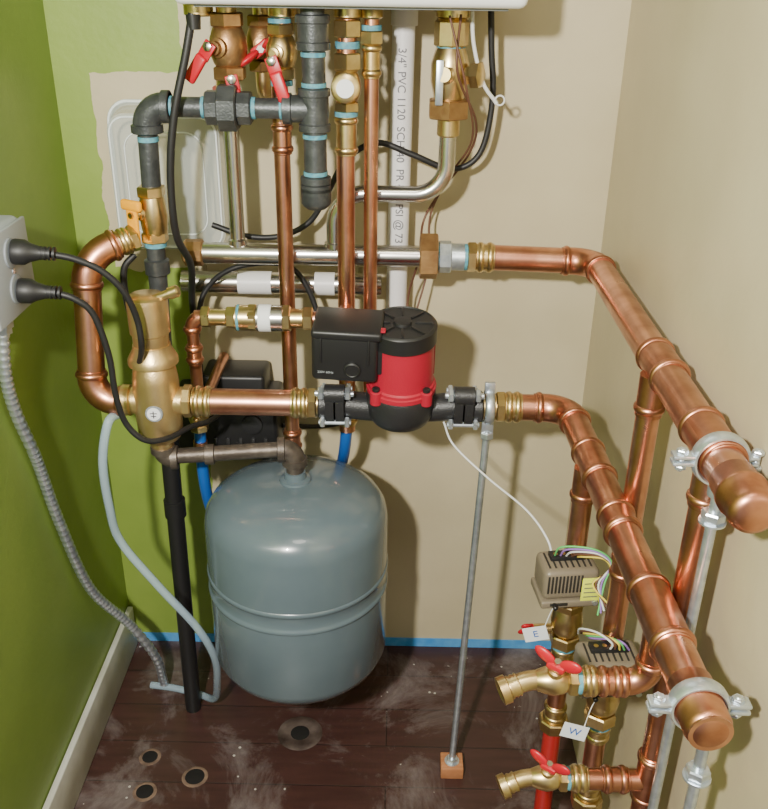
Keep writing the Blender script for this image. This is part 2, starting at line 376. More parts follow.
valve('valve',e,(-.065,YC,1.040),Zv,(0,-1,0),.9)
lathe('service_cap',e,(-.065,YC-.020,1.040),(0,-1,.15),[(0,.013),(.008,.014),(.012,.018),(.016,.018),(.018,.015),(.019,.0)],BRASS,28)
lathe('cap_tag',e,(-.065,YC-.040,1.042),(0,-1,.15),[(0,.011),(.0008,.011)],PAPER,24)
pressfit('brass_press',e,(-.066,YC,.955),Zv,.05,.012,BRASS)
lathe('sealant_low',e,(-.066,YC,1.004),Zv,[(0,.0150),(.006,.0150)],TAPEB)
pressfit('coupling_low',e,(-.067,YC,.56),Zv,.04,.012,BRASS)
tube('blue_pex',e,[(-.067,YC,.57),(-.070,YC,.52),(-.085,-.06,.42),(-.09,-.045,0.0)],.0088,BLUEP,fr=.05)
e=riser('copper_riser_pipe',-.034,.60,1.119,.0093)
tube('tail',e,[(-.034,YC,.605),(-.034,YC,.57),(-.034,-.06,.57),(-.034,-.004,.57)],.0093,COP,fr=.02)
hexn('brass_hex_a',e,(-.034,YC,1.090),Zv,.016,.0150,BRASS)
pressfit('brass_press',e,(-.034,YC,1.050),Zv,.042,.0093,BRASS)
lathe('sealant',e,(-.034,YC,1.106),Zv,[(0,.0125),(.006,.0125)],TAPEB)
# red handled valve on stainless riser, upper left
e=empty('red_handle_shutoff_valve')
tube('neck',e,[(-.221,-.12,.99),(-.224,-.135,1.03),(-.214,-.155,1.06),(-.212,-.155,1.13)],.0125,BRASS,fr=.03)
lathe('copper_stub',e,(-.2235,-.13,1.000),(0,-.2,1),[(0,.0155),(.035,.0155)],REDP,24)
hexn('hex_low',e,(-.221,-.12,.985),Zv,.016,.018,BRONZE)
valve('valve',e,(-.212,-.155,1.085),Zv,(-.4,-1,0),1.15,BRONZE)
lever('red_lever',e,(-.228,-.196,1.088),(-.35,-1,0),(-.55,.1,-.8),REDH,.050,.016)
lever('red_lever_b',e,(-.205,-.185,1.05),(.1,-1,0),(.2,0,-1),REDH,.045,.016)
e=empty('red_handle_shutoff_valve')
valve('valve',e,(-.178,-.10,1.085),Zv,(.1,-1,0),1.0,BRONZE)
tube('nipple',e,[(-.178,-.10,1.13),(-.178,-.10,1.02),(-.178,-.004,1.02)],.010,BRASS,fr=.02)
butterfly('red_handle',e,(-.173,-.142,1.082),(0,-1,0),(.8,0,.6),REDH,1.2)
# gas cock, upper right
e=empty('brass_gas_valve')
lathe('top_nut',e,(.066,YH,1.085),Zv,[(0,.018),(.003,.022),(.030,.022),(.034,.018)],BRASS,8)
lathe('body',e,(.066,YH,1.020),Zv,[(0,.019),(.01,.021),(.025,.0245),(.045,.0245),(.058,.021),(.066,.018)],BRASS,32,ang=60)
hexn('bottom_nut',e,(.066,YH,.998),Zv,.024,.0285,BRONZE,6)
lathe('sealant',e,(.066,YH,1.084),Zv,[(0,.0185),(.005,.0185)],TAPEB)
lathe('tube_sleeve',e,(.067,YH,.975),Zv,[(0,.0125),(.002,.0150),(.022,.0150),(.024,.0125)],BRASS)
lathe('port',e,(.066,YH,1.052),(1,-.45,.05),[(0,.012),(.030,.012),(.031,.017),(.042,.017),(.044,.013)],BRASS,6)
lathe('cap',e,(.066,YH,1.052),(-.3,-1,.1),[(0,.012),(.024,.012),(.026,.009),(.032,.009)],BRASS,24)
box('steel_lever',e,(.052,YH-.028,1.045),(.010,.004,.055),GALV,.0015)
# ------------------------------------------------------------------ black iron piping
YI=-.19
e=empty('black_iron_pipe')
ZI=1.017;XI=-.314
iron_elbow('elbow',e,(XI,YI,ZI),(1,0,0),(0,0,-1),.032,.0175,IRON)
tube('pipe_top',e,[(-.285,YI,ZI),(-.12,YI,ZI)],.0125,IRON)
lathe('sealant_a',e,(-.283,YI,ZI),X,[(0,.0132),(.004,.0132)],TAPEB)
hexn('union_nut',e,(-.222,YI,ZI),X,.024,.0290,IRON,8)
hexn('union_hex_a',e,(-.238,YI,ZI),X,.018,.0215,IRON,8)
hexn('union_hex_b',e,(-.199,YI,ZI),X,.018,.0205,IRON,8)
for k,x in enumerate((-.243,-.181,-.146)):lathe(f'sealant_h{k}',e,(x,YI,ZI),X,[(0,.0134),(.005,.0134)],TAPEB)
lathe('tee_arm',e,(-.143,YI,ZI),X,[(0,.016),(.001,.019),(.011,.019),(.012,.0165),(.04,.0165)],IRON,24)
XV=-.1035
tube('big_pipe',e,[(XV,YI,1.132),(XV,YI,.90)],.0145,IRON,seg=28)
for k,(z0,L,r) in enumerate(((1.085,.040,.0195),(.990,.052,.0185),(.915,.020,.0180))):
    lathe(f'big_coupling_{k}',e,(XV,YI,z0),Zv,[(0,r-.002),(.001,r+.0015),(.009,r+.0015),(.010,r-.0005),(L-.010,r-.0005),(L-.009,r+.0015),(L-.001,r+.0015),(L,r-.002)],IRON,28)
lathe('bottom_cap',e,(XV,YI,.893),Zv,[(0,.012),(.004,.017),(.008,.0195),(.027,.0195),(.028,.017)],IRON,28)
for k,z in enumerate((1.078,1.043,.982,.936)):lathe(f'sealant_v{k}',e,(XV,YI,z),Zv,[(0,.0155),(.005,.0155)],TAPEB)
tube('pipe_down',e,[(XI,YI,.99),(XI-.002,YI,.915)],.0125,IRON)
lathe('sealant_d',e,(XI,YI,.975),Zv,[(0,.0134),(.006,.0134)],TAPEB)
tube('pipe_lower',e,[(XI-.004,YI,.855),(XI-.012,YI,.57),(-.332,-.165,.50)],.0125,IRON,fr=.02)
lathe('reducer',e,(XI-.005,YI,.800),Zv,[(0,.0135),(.002,.0165),(.020,.0165),(.022,.0135)],IRON,24)
e=empty('yellow_handle_gas_cock')
hexn('hex_top',e,(XI-.003,YI,.905),Zv,.014,.0185,BRASS)
lathe('body',e,(XI-.003,YI,.855),Zv,[(0,.0150),(.006,.0165),(.025,.0185),(.044,.0165),(.052,.0150)],BRASS,28,ang=60)
hexn('hex_bottom',e,(XI-.004,YI,.845),Zv,.014,.0180,BRASS)
lathe('stem',e,(XI-.003,YI,.885),(-1,-.8,0),[(0,.009),(.020,.009),(.021,.006),(.026,.006)],BRASS,20)
ax_=V((-.50,-.86,0)).normalized();ay_=V((.86,-.50,0)).normalized()
cY=V((XI-.003,YI,.885))+V((-.78,-.62,0))*.027
box('yellow_lever',e,cY+V((-.002,0,-.012)),(.006,.018,.052),YEL,.0025,(ax_,ay_,Zv),3)
box('yellow_lever_top',e,cY+V((-.002,0,.012)),(.009,.034,.014),YEL,.004,(ax_,ay_,Zv),3)
lathe('yellow_lever_nut',e,cY+ax_*.003,ax_,[(0,.005),(.004,.004)],BRASS,6)
lathe('sealant',e,(XI-.004,YI,.839),Zv,[(0,.0145),(.006,.0145)],TAPEB)
e=empty('tank_connection_pipe')
iron_elbow('elbow_left',e,(-.318,-.26,.556),(0,0,1),(1,.11,0),.020,.0145,IRONR)
tube('pipe',e,[(-.30,-.258,.558),(-.155,-.242,.563)],.0110,IRONR)
iron_elbow('elbow_tank',e,(-.1375,-.24,.562),(-1,-.11,0),(0,0,-1),.024,.0155,IRONR)
lathe('nipple',e,(-.1375,-.24,.520),Zv,[(0,.0125),(.020,.0125)],IRONR)
lathe('hex_mid',e,(-.262,-.254,.559),(1,.11,0),[(0,.012),(.001,.0145),(.013,.0145),(.014,.012)],IRONR,24)
e=empty('black_drain_pipe')
tube('pipe',e,[(-.335,-.17,.50),(-.340,-.172,.0)],.0135,BLACK)
lathe('coupling',e,(-.3355,-.17,.40),Zv,[(0,.0135),(.001,.0165),(.03,.0165),(.031,.0135)],BLACK)
# ------------------------------------------------------------------ left copper loop
e=empty('copper_pipe_loop')
LX=-.402;ZL=.645;YL=-.26
A=V((LX+.004,-.235,.838));B=V((LX-.004,YL,ZL-.002))
d=(B-A).normalized();d1=(V((-.335,-.20,.856))-A).normalized()
elbow('elbow_top',e,A,d1,d,.044,CR,fr=.034)
tube('pipe_vertical',e,[A+d*.03,B-d*.03],CR,COP,seg=32)
elbow('elbow_bottom',e,B,-d,X,.044,CR,fr=.034)
pressfit('brass_press_top',e,A+d1*.044,d1,.018,CR-.003,BRASS)
hexn('brass_hex_top',e,A+d1*.060,d1,.010,.0185,BRASS)
hexn('brass_hex_bottom',e,(-.364,YL,ZL),X,.010,.021,BRASS)
# ------------------------------------------------------------------ air separator
SEPM=pbr('separator_brass',(.72,.54,.27),.34,.9,vs=30,col2=(.64,.46,.21),bump=.25,bs=400)
e=empty('air_separator')
SX=-.318
lathe('body',e,(SX,YL,.572),Zv,[(0,.013),(.004,.0155),(.012,.0165),(.018,.026),(.026,.0300),(.060,.0312),(.105,.0305),(.120,.0285),(.126,.0255),(.128,.0250)],SEPM,40,ang=50)
lathe('skirt',e,(SX,YL,.700),Zv,[(0,.030),(.002,.033),(.008,.033),(.014,.0300),(.022,.0255),(.028,.0245)],SEPM,40)
lathe('air_chamber',e,(SX,YL,.725),Zv,[(0,.0225),(.002,.0235),(.018,.0235),(.020,.0260),(.062,.0265),(.068,.0255),(.071,.021),(.072,.0)],SEPM,40)
lathe('vent_cap',e,(SX+.010,YL-.004,.791),(.9,0,.35),[(0,.006),(.022,.006),(.023,.008),(.034,.008),(.036,.006)],BRASS,16)
lathe('port_left',e,(-.366,YL,ZL),X,[(0,.0185),(.001,.0215),(.012,.0215),(.014,.019),(.06,.019)],SEPM,32)
lathe('port_right',e,(-.30,YL,ZL),X,[(0,.019),(.016,.0195),(.018,.0195)],SEPM,32)
hexn('port_hex',e,(-.283,YL,ZL),X,.012,.0225,SEPM,8)
lathe('badge',e,(SX+.002,YL-.0290,.640),(0,-1,0),[(0,.0095),(.0035,.0090),(.0045,.0)],PAPER,28)
lathe('badge_ring',e,(SX+.002,YL-.0285,.640),(0,-1,0),[(0,.0120),(.0028,.0115),(.0029,.0095)],GREYD,28)
for k,(dx_,dz_,w_,h_) in enumerate(((0,.002,.009,.0012),(0,-.002,.007,.0012),(0,0,.0014,.010))):
    box(f'badge_mark_{k}',e,(SX+.002+dx_,YL-.0337,.640+dz_),(w_,.0006,h_),INK,0)
lathe('bottom_plug',e,(SX,YL,.558),Zv,[(0,.011),(.016,.013)],BRASS,6)
# ------------------------------------------------------------------ main copper line to pump
e=empty('pump_supply_line')
pressfit('brass_press_left',e,(-.270,YL,ZL),X,.026,CR,BRASS)
tube('pipe',e,[(-.25,YL,ZL),(-.13,YL,ZL)],CR,COP,seg=32)
pressfit('brass_press_right',e,(-.137,YL,ZL),X,.024,CR,BRASS)
hexn('brass_hex',e,(-.114,YL,ZL),X,.012,.0225,BRASS)
lathe('nipple',e,(-.103,YL,ZL),X,[(0,.016),(.012,.016)],BRASS)
# ------------------------------------------------------------------ circulator pump
e=empty('circulator_pump')
PX=.011;tl=math.radians(9);AX=V((0,-math.sin(tl),math.cos(tl)))
def flange(n,x,sgn):
    u=V((0,-.62,.78)).normalized();w2=u.cross(X)
    for k,(xx,w) in enumerate(((x,.011),(x+sgn*.0135,.011))):
        c=V((xx,YL,ZL))
        bm=bmesh.new();N_=48;a=[];b_=[]
        for i in range(N_):
            t=2*math.pi*i/N_;r1=.026+.014*abs(math.cos(t))**3
            p=u*(r1*math.cos(t))+w2*(.0265*math.sin(t))
            a.append(bm.verts.new(c+p-X*w/2));b_.append(bm.verts.new(c+p+X*w/2))
        for i in range(N_):
            j=(i+1)%N_;bm.faces.new((a[i],a[j],b_[j],b_[i]))
        bm.faces.new(a);bm.faces.new(b_)
        mk(f'{n}_plate_{k}',bm,BLKC,e)
    for k,g in enumerate((1,-1)):
        c=V((x+sgn*.007,YL,ZL))+u*g*.0315
        cyl(f'{n}_bolt_{k}',e,c-X*.026,c+X*.026,.0042,GALV,12)
        hexn(f'{n}_nut_{k}a',e,c-X*.0215,X,.0075,.0092,GALV);hexn(f'{n}_nut_{k}b',e,c+X*.014,X,.0075,.0092,GALV)
        lathe(f'{n}_lug_{k}',e,c-X*.013,X,[(0,.0125),(.026,.0125)],BLKC,20)
        c2=V((x+sgn*.007,YL,ZL))+w2*g*.0255+u*(-.004)
        cyl(f'{n}_stud_{k}',e,c2-X*.022,c2+X*.022,.0036,GALV,10)
        hexn(f'{n}_studnut_{k}a',e,c2-X*.0195,X,.006,.0078,GALV);hexn(f'{n}_studnut_{k}b',e,c2+X*.0135,X,.006,.0078,GALV)
flange('flange_left',-.070,-1);flange('flange_right',.088,1)
lathe('hub_left',e,(-.100,YL,ZL),X,[(0,.018),(.002,.0215),(.014,.0215),(.02,.019)],BLKC,28)
lathe('hub_right',e,(.100,YL,ZL),X,[(0,.019),(.006,.0215),(.020,.0215),(.022,.018)],BLKC,28)
tube('volute_pass',e,[(-.066,YL,ZL),(-.035,YL,ZL-.003),(PX,YL,ZL-.006),(.055,YL,ZL-.003),(.084,YL,ZL)],.019,BLKC,smooth=True,seg=24)
c0=V((PX,YL,ZL-.013))
lathe('volute',e,c0-AX*.014,AX,[(0,.012),(.004,.028),(.012,.040),(.024,.0455),(.054,.0465),(.058,.0445)],BLKC,40,ang=50)
lathe('motor_flange',e,c0+AX*.044,AX,[(0,.0440),(.001,.0465),(.007,.0465),(.009,.0435)],RED,40)
lathe('motor_housing',e,c0+AX*.052,AX,[(0,.0445),(.004,.0445),(.006,.0420),(.066,.0415),(.068,.043)],RED,48)
sx,sy,sz=basis(AX)
for i in range(4):
    a=math.pi/4+i*math.pi/2;q=c0+AX*.040+(sx*math.cos(a)+sy*math.sin(a))*.0460
    lathe(f'lug_{i}',e,q,AX,[(0,.0080),(.018,.0080),(.019,.0065)],RED,20)
    lathe(f'screw_{i}',e,q+AX*.019,AX,[(0,.0050),(.004,.0050),(.0045,.004)],BLACK,12)
for i in range(11):
    a=math.pi*(.02+.96*i/10)+math.pi;rd=sx*math.cos(a)+sy*math.sin(a)
    q=c0+AX*.088+rd*.0418
    box(f'rib_{i}',e,q,(.0022,.003,.048),RED,.0008,(AX.cross(rd).normalized(),rd,AX))
lathe('end_ring',e,c0+AX*.118,AX,[(0,.043),(.001,.0445),(.022,.0445),(.024,.0430),(.025,.0410),(.0235,.0395),(.0235,.012),(.027,.011),(.028,0)],BLACK,48)
for i in range(8):
    a=i*math.pi/4;rd=sx*math.cos(a)+sy*math.sin(a)
    box(f'cap_vane_{i}',e,c0+AX*.1425+rd*.027,(.022,.003,.002),BLACK,.0005,(rd,AX.cross(rd),AX))
# terminal box
bx=(V((.998,-.04,-.03)).normalized());bz=AX.copy();by=bz.cross(bx).normalized();bz=bx.cross(by).normalized()
bc=V((-.060,-.283,.738))
box('terminal_box',e,bc,(.084,.062,.068),BLACK,.006,(bx,by,bz),3)
box('terminal_lid',e,bc+bz*.034+bx*.002,(.088,.066,.012),BLACK,.004,(bx,by,bz),3)
box('terminal_neck',e,bc+bx*.045,(.02,.050,.050),BLACK,.004,(bx,by,bz))
box('terminal_red_mark',e,bc+bx*.047+bz*.0395-by*.02,(.006,.010,.002),RED,.0005,(bx,by,bz))
lathe('knob',e,bc-by*.031+bx*.010-bz*.014,-by,[(0,.011),(.003,.011),(.004,.009),(.003,.008),(.003,0)],BLACK,24)
lathe('cable_gland',e,bc-bx*.010-bz*.030,-bz,[(0,.011),(.010,.011),(.011,.008),(.018,.007)],BLACK,12)
for s1 in(-1,1):box(f'lid_rib_{s1}',e,bc-by*.0315+bz*.012+bx*s1*.030,(.003,.003,.036),BLACK,.001,(bx,by,bz))
text('terminal_label',e,'230V 60Hz',.0045,frameM(bc-by*.0315-bz*.020-bx*.024,bx,bz),GREY)
# ------------------------------------------------------------------ hanger + threaded rod near pump
e=empty('pipe_hanger_stand')
torus('ring',e,(.130,YL,ZL),X,.0215,.0030,GALV,flat=.0065)
box('ring_tab_front',e,(.130,YL-.001,ZL-.030),(.016,.006,.020),GALV,.001)
box('ring_tab_top',e,(.130,YL,ZL+.028),(.014,.007,.016),GALV,.001)
RT=V((.130,YL,ZL-.036));RB=V((.107,-.296,.020))
hexn('rod_nut',e,RT+V((0,0,-.012)),Zv,.010,.0095,GALV)
thread('threaded_rod',e,RB,(RT-RB),(RT-RB).length,.0054,GALV,.0025)
box('wood_foot',e,(.107,-.296,.0105),(.036,.036,.021),WOOD,.0015)
hexn('foot_nut',e,RB,(RT-RB),.009,.0095,GALV);lathe('washer',e,(.107,-.296,.021),Zv,[(0,.012),(.0015,.012)],GALV,24)
# ------------------------------------------------------------------ lower manifold
e=empty('lower_copper_manifold')
lathe('nipple',e,(.110,YL,ZL),X,[(0,.0165),(.030,.0165)],BRASS)
hexn('brass_hex',e,(.139,YL,ZL),X,.012,.0225,BRASS)
pressfit('brass_press',e,(.150,YL,ZL),X,.024,CR,BRASS)
E0=V((.238,YL,ZL));E1=V((.2535,-.83,ZL));dl=(E1-E0).normalized()
tube('pipe_cross',e,[(.165,YL,ZL),(.21,YL,ZL)],CR,COP,seg=32)
elbow('elbow',e,E0,(-1,0,0),dl,.047,CR,fr=.036)
tube('pipe_run',e,[E0+dl*.03,E1],CR,COP,seg=32)
pressfit('tee_a',e,E0+dl*.115,dl,.075,CR)
pressfit('coupling_mid',e,E0+dl*.255,dl,.045,CR)
pressfit('tee_d',e,E0+dl*.385,dl,.090,CR)
endcap(e,E0+dl*.515,dl)
# ------------------------------------------------------------------ split ring hangers with rods to floor
def clamp(c,rodx,roughz):
    e=empty('split_ring_pipe_clamp');c=V(c)
    torus('ring',e,c,Yv,.0225,.0026,GALV,flat=.0075)
    for k,g in enumerate((-1,1)):
        L_=.020 if g<0 else min(.020,XR-.003-(c.x+.024))
        box(f'ear_top_{k}',e,c+V((g*(.0235+L_/2-.002),0,.0032)),(L_,.013,.004),GALV,.0018)
        box(f'ear_bottom_{k}',e,c+V((g*(.0235+L_/2-.002),0,-.0032)),(L_,.013,.004),GALV,.0018)
        bx_=g*.031 if g>0 else g*.033
        cyl(f'bolt_{k}',e,c+V((bx_,0,-.012)),c+V((bx_,0,.010)),.0028,GALV,12)
        hexn(f'bolt_head_{k}',e,c+V((bx_,0,.005)),Zv,.004,.0052,GALV);hexn(f'bolt_nut_{k}',e,c+V((bx_,0,-.010)),Zv,.004,.0052,GALV)
    t=c+V((rodx,0,-.022))
    lathe('rod_boss',e,t,-Zv,[(0,.010),(.014,.009)],GALV,16)
    thread('threaded_rod',e,(t.x,t.y,0.004),Zv,t.z-.006,.0052,GALV,.003)
    hexn('rod_nut',e,(t.x,t.y,roughz),Zv,.010,.0105,GALV)
    lathe('rod_washer',e,(t.x,t.y,roughz-.002),Zv,[(0,.012),(.002,.012)],GALV,20)
    lathe('floor_foot',e,(t.x,t.y,0),Zv,[(0,.022),(.004,.022),(.005,.009),(.012,.008)],GALV,24)
clamp((.2795,-.680,UZ),.004,.745);clamp((.2528,-.799,ZL),.012,.565)
# ------------------------------------------------------------------ zone columns
PR=.0125
def actuator(par,c,yaw=0.,w=.084,h=.074):
    c=V(c);ax=V((math.cos(yaw),math.sin(yaw),0));ay=V((-math.sin(yaw),math.cos(yaw),0));A3=(ax,ay,Zv)
    box('actuator_base',par,c-Zv*(h*.38),(w,.054,h*.18),TAUPE,.003,A3,3)
    box('actuator_cover',par,c+Zv*(h*.07),(w*.95,.050,h*.72),TAUPE,.008,A3,4)
    for i in range(10):
        box(f'slot_{i}',par,c+ax*(-w*.40+i*w*.062)-ay*.0253+Zv*(h*.12),(.0024,.0012,h*.42),TAUD,.0004,A3)
    for i in range(8):
        box(f'top_slot_{i}',par,c+ax*(-w*.36+i*w*.10)+Zv*(h*.431),(.0024,.032,.0010),TAUD,.0003,A3)
    box('terminal_strip',par,c+ay*.006+Zv*(h*.46),(w*.6,.016,.007),BLACK,.001,A3)
    for i in range(4):lathe(f'terminal_screw_{i}',par,c+ay*.006+ax*(-w*.2+i*w*.13)+Zv*(h*.50),Zv,[(0,.003),(.0015,.003)],BRASS,10)
    box('label',par,c+ax*(w*.33)-ay*.0256-Zv*(h*.06),(.024,.0012,h*.62),LAB,.0003,A3)
    for i in range(4):
        box(f'label_line_{i}',par,c+ax*(w*.33)-ay*.0264+Zv*(h*(.12-.11*i)),(.018,.0005,.0014),INK,0,A3)
    box('lever_slot',par,c-ax*(w*.2)-ay*.0270-Zv*(h*.36),(w*.3,.002,.004),TAUD,.0005,A3)
    lathe('lever_nub',par,c-ax*(w*.28)-ay*.027-Zv*(h*.36),-ay,[(0,.003),(.008,.003),(.009,.002)],BLACK,12)
    lathe('screw',par,c+ax*(w*.42)-ay*.027-Zv*(h*.36),-ay,[(0,.0035),(.002,.0035)],GALV,12)
def column(name,x,y,ztop,zact,yaw,red=False):
    e=empty(name)
    lathe('tee_branch',e,(x,y,ztop-.046),Zv,[(0,PR+.0018),(.046,PR+.0018)],COPF)
    bead('tee_bead',e,(x,y,ztop-.038),Zv,PR+.0018)
    tube('pipe_top',e,[(x,y,ztop-.03),(x,y,zact-.03)],PR,COP,seg=24)
    return e
def lower_parts(e,x,y,z,red):
    lathe('zone_body',e,(x,y,z-.080),Zv,[(0,.015),(.006,.019),(.020,.021),(.034,.019),(.045,.015)],BRASS,28,ang=60)
    hexn('zone_nut_a',e,(x,y,z-.100),Zv,.018,.0200,BRASS,6);hexn('zone_nut_b',e,(x,y,z-.040),Zv,.012,.0190,BRASS,6)
    lathe('sealant',e,(x,y,z-.104),Zv,[(0,.0160),(.005,.0160)],TAPEB)
    pressfit('brass_press',e,(x,y,z-.130),Zv,.028,PR,BRASS)
    tube('pipe_low',e,[(x,y,z-.12),(x,y,z-.21)],PR,COP,seg=24)
    pressfit('brass_union_a',e,(x,y,z-.235),Zv,.030,PR,BRASS)
    hexn('brass_union_nut',e,(x,y,z-.250),Zv,.018,.0210,BRASS,8)
    if red: tube('red_pex',e,[(x,y,z-.24),(x,y,0.0)],.0125,REDP,seg=24)
    else: tube('pipe_floor',e,[(x,y,z-.24),(x,y,0.0)],PR,COP,seg=24)
    lathe('floor_collar',e,(x,y,0),Zv,[(0,.026),(.004,.024),(.005,.014)],BRASS,28)
# column A (under lower run)
e=column('zone_valve_line',.234,-.412,ZL-.004,.485,0)
actuator(e,(.222,-.428,.492),.12,.074,.060)
lower_parts(e,.234,-.412,.470,True)
butterfly('red_handle',e,(.188,-.412,.395),(-1,-.2,0),(0,-.6,.8),REDH,.8)
lathe('handle_stem',e,(.215,-.412,.395),-X,[(0,.007),(.024,.006)],BRASS,16)
# column B (under upper run)
e=column('zone_valve_line',.270,-.498,UZ-.004,.435,0)
pressfit('coupling_top',e,(.270,-.498,.545),Zv,.034,PR)
actuator(e,(.262,-.522,.432),.08,.076,.052)
lower_parts(e,.270,-.498,.420,False)
# column C
e=empty('copper_drop_pipe')
CX,CY=.283,-.655
lathe('tee_branch',e,(CX,CY,UZ-.062),Zv,[(0,PR+.0018),(.055,PR+.0018)],COPF)
bead('tee_bead',e,(CX,CY,UZ-.054),Zv,PR+.0018)
tube('pipe',e,[(CX,CY,UZ-.05),(CX,CY,0)],PR,COP,seg=24)
pressfit('tee',e,(CX,CY,.365),Zv,.070,PR)
def drain(par,x,y,z,s=1.,mat=BRASS):
    """hose bib ball valve pointing -x with threaded outlet; starts at x going left"""
    p=V((x,y,z))
    lathe('sealant',par,p,-X,[(0,.0145*s),(.005*s,.0145*s)],TAPEB)
    hexn('hex',par,p-X*.004*s,-X,.011*s,.0165*s,mat,6)
    lathe('body',par,p-X*.014*s,-X,[(0,.0115*s),(.006*s,.0145*s),(.016*s,.0165*s),(.026*s,.0145*s),(.034*s,.0115*s),(.036*s,.0105*s)],mat,28,ang=60)
    tube('spout',par,[p-X*.045*s,p-X*.056*s,p-X*.074*s+V((0,-.004,-.005))*s],.0108*s,mat,fr=.012)
    sp=p-X*.068*s+V((0,-.003,-.0035))*s;dd=V((-.022,-.006,-.0065)).normalized()
    thread('spout_thread',par,sp,dd,.014*s,.0130*s,mat,.004)
    lathe('spout_cap',par,sp+dd*.012*s,dd,[(0,.0130*s),(.001,.0155*s),(.010*s,.0155*s),(.011*s,.0120*s),(.010*s,.0105*s),(.006*s,0)],mat,28)
    lathe('stem',par,p-X*.030*s,(0,-.25,1),[(0,.009*s),(.020*s,.0085*s),(.021*s,.0055*s),(.028*s,.005*s)],mat,16)
    h=V((0,-.25,1)).normalized()
    butterfly('red_handle',par,p-X*.030*s+h*.027*s,h,(.8,-.6,0),REDH,1.0*s)
e2=empty('brass_drain_valve')
ZD=.395
tube('pipe',e2,[(CX,CY,ZD),(.19,CY,ZD)],PR-.001,COPF,seg=24)
pressfit('press_socket',e2,(.262,CY,ZD),-X,.030,PR-.001,COPF)
pressfit('brass_press',e2,(.218,CY,ZD),-X,.020,PR-.001,BRASS)
drain(e2,.199,CY,ZD,.85)
# drain D on lower run
e2=empty('brass_drain_valve')
DX,DY=.2495,-.690;ZD=.566
tube('stub',e2,[(DX,DY,ZD+.02),(DX,DY,ZL-.012)],PR,COPF)
elbow('copper_elbow',e2,(DX,DY,ZD),(0,0,1),(-1,0,0),.030,PR-.001,fr=.022)
pressfit('press_socket',e2,(.226,DY,ZD),-X,.026,PR-.001,COPF)
tube('pipe',e2,[(.235,DY,ZD),(.18,DY,ZD)],PR-.001,COPF,seg=24)
pressfit('brass_press',e2,(.203,DY,ZD),-X,.018,PR-.001,BRASS)
drain(e2,.186,DY,ZD,.88)
# ------------------------------------------------------------------ check valve row
e=empty('backflow_check_valve')
YR=-.203;ZR=.745
def seg_(n,x0,x1,r,mat,hx=0):
    if hx:hexn(n,e,(x0,YR,ZR),X,x1-x0,r,mat,hx)
    else:lathe(n,e,(x0,YR,ZR),X,[(0,r*.93),(.001,r),(x1-x0-.001,r),(x1-x0,r*.93)],mat,28)
seg_('tube_l',-.272,-.255,.0095,COPF)
seg_('hex_1',-.262,-.250,.0150,BRASS,6);seg_('barrel_1',-.252,-.226,.0115,BRASS);seg_('hex_2',-.228,-.215,.0155,BRASS,6)
seg_('barrel_2',-.216,-.188,.0175,BRASS);seg_('sealant',-.214,-.209,.0180,TAPEB);seg_('hex_3',-.198,-.186,.0195,BRASS,6)
seg_('label',-.184,-.166,.0188,PAPER);seg_('barrel_3',-.187,-.150,.0180,STEEL);seg_('hex_4',-.152,-.140,.0190,BRASS,6)
seg_('barrel_4',-.141,-.112,.0135,BRASS);seg_('hex_5',-.124,-.110,.0165,BRASS,6)
tube('tail',e,[(-.112,YR,ZR),(-.067,YR,ZR),(-.067,-.165,ZR)],.0100,COPF,fr=.018)
elbow('elbow_left',e,(-.276,YR,ZR),(1,0,0),(0,0,-1),.024,.0090,fr=.018)
tube('drop',e,[(-.276,YR,ZR-.02),(-.276,YR,.67)],.0085,COP)
pressfit('drop_coupling',e,(-.276,YR,.675),Zv,.030,.0090)
tube('drop_tail',e,[(-.276,YR,.68),(-.276,YR,.60),(-.276,-.15,.60),(-.276,-.004,.60)],.0085,COP,fr=.02)
e=empty('insulated_wall_pipe')
tube('jacket',e,[(-.32,-.055,.745),(-.02,-.055,.745)],.0165,STEEL)
lathe('band_a',e,(-.235,-.055,.745),X,[(0,.0175),(.05,.0175)],PVC);lathe('band_b',e,(-.12,-.055,.745),X,[(0,.0175),(.03,.0175)],PVC)
for k,x in enumerate((-.30,-.05)):box(f'bracket_{k}',e,(x,-.02,.745),(.014,.04,.02),STEEL,.002)
e=empty('blue_pex_pipe')
tube('pipe',e,[(-.287,-.165,.58),(-.289,-.165,.45),(-.285,-.09,.3),(-.285,-.07,0)],.0088,BLUEP,fr=.06)
valve('valve',e,(-.287,-.165,.575),Zv,(0,-1,0),.75)
lathe('crimp',e,(-.288,-.165,.52),Zv,[(0,.0105),(.012,.0105)],COPF)
e=empty('relay_control_box')
box('case',e,(-.265,-.050,.510),(.17,.090,.105),BLACK,.008,seg=3)
box('case_step',e,(-.250,-.045,.575),(.10,.070,.050),BLACK,.006,seg=3)
lathe('knockout',e,(-.22,-.096,.525),-Yv,[(0,.016),(.004,.016),(.005,.012)],BLKC,24)
for i in range(5):box(f'fin_{i}',e,(-.20-.02*i,-.0965,.485),(.006,.004,.03),BLKC,.001)
e=empty('floor_pex_stubs')
tube('blue_stub',e,[(-.110,-.085,.0),(-.110,-.085,.12)],.0088,BLUEP);tube('red_stub',e,[(-.170,-.085,.0),(-.170,-.085,.12)],.0088,REDP)
for k,x in enumerate((-.110,-.170)):
    hexn(f'crimp_{k}',e,(x,-.085,.03),Zv,.012,.0125,BRASS)
    tube(f'top_{k}',e,[(x,-.085,.115),(x,-.085,.14),(x,-.01,.14)],.0095,COPF,fr=.02)
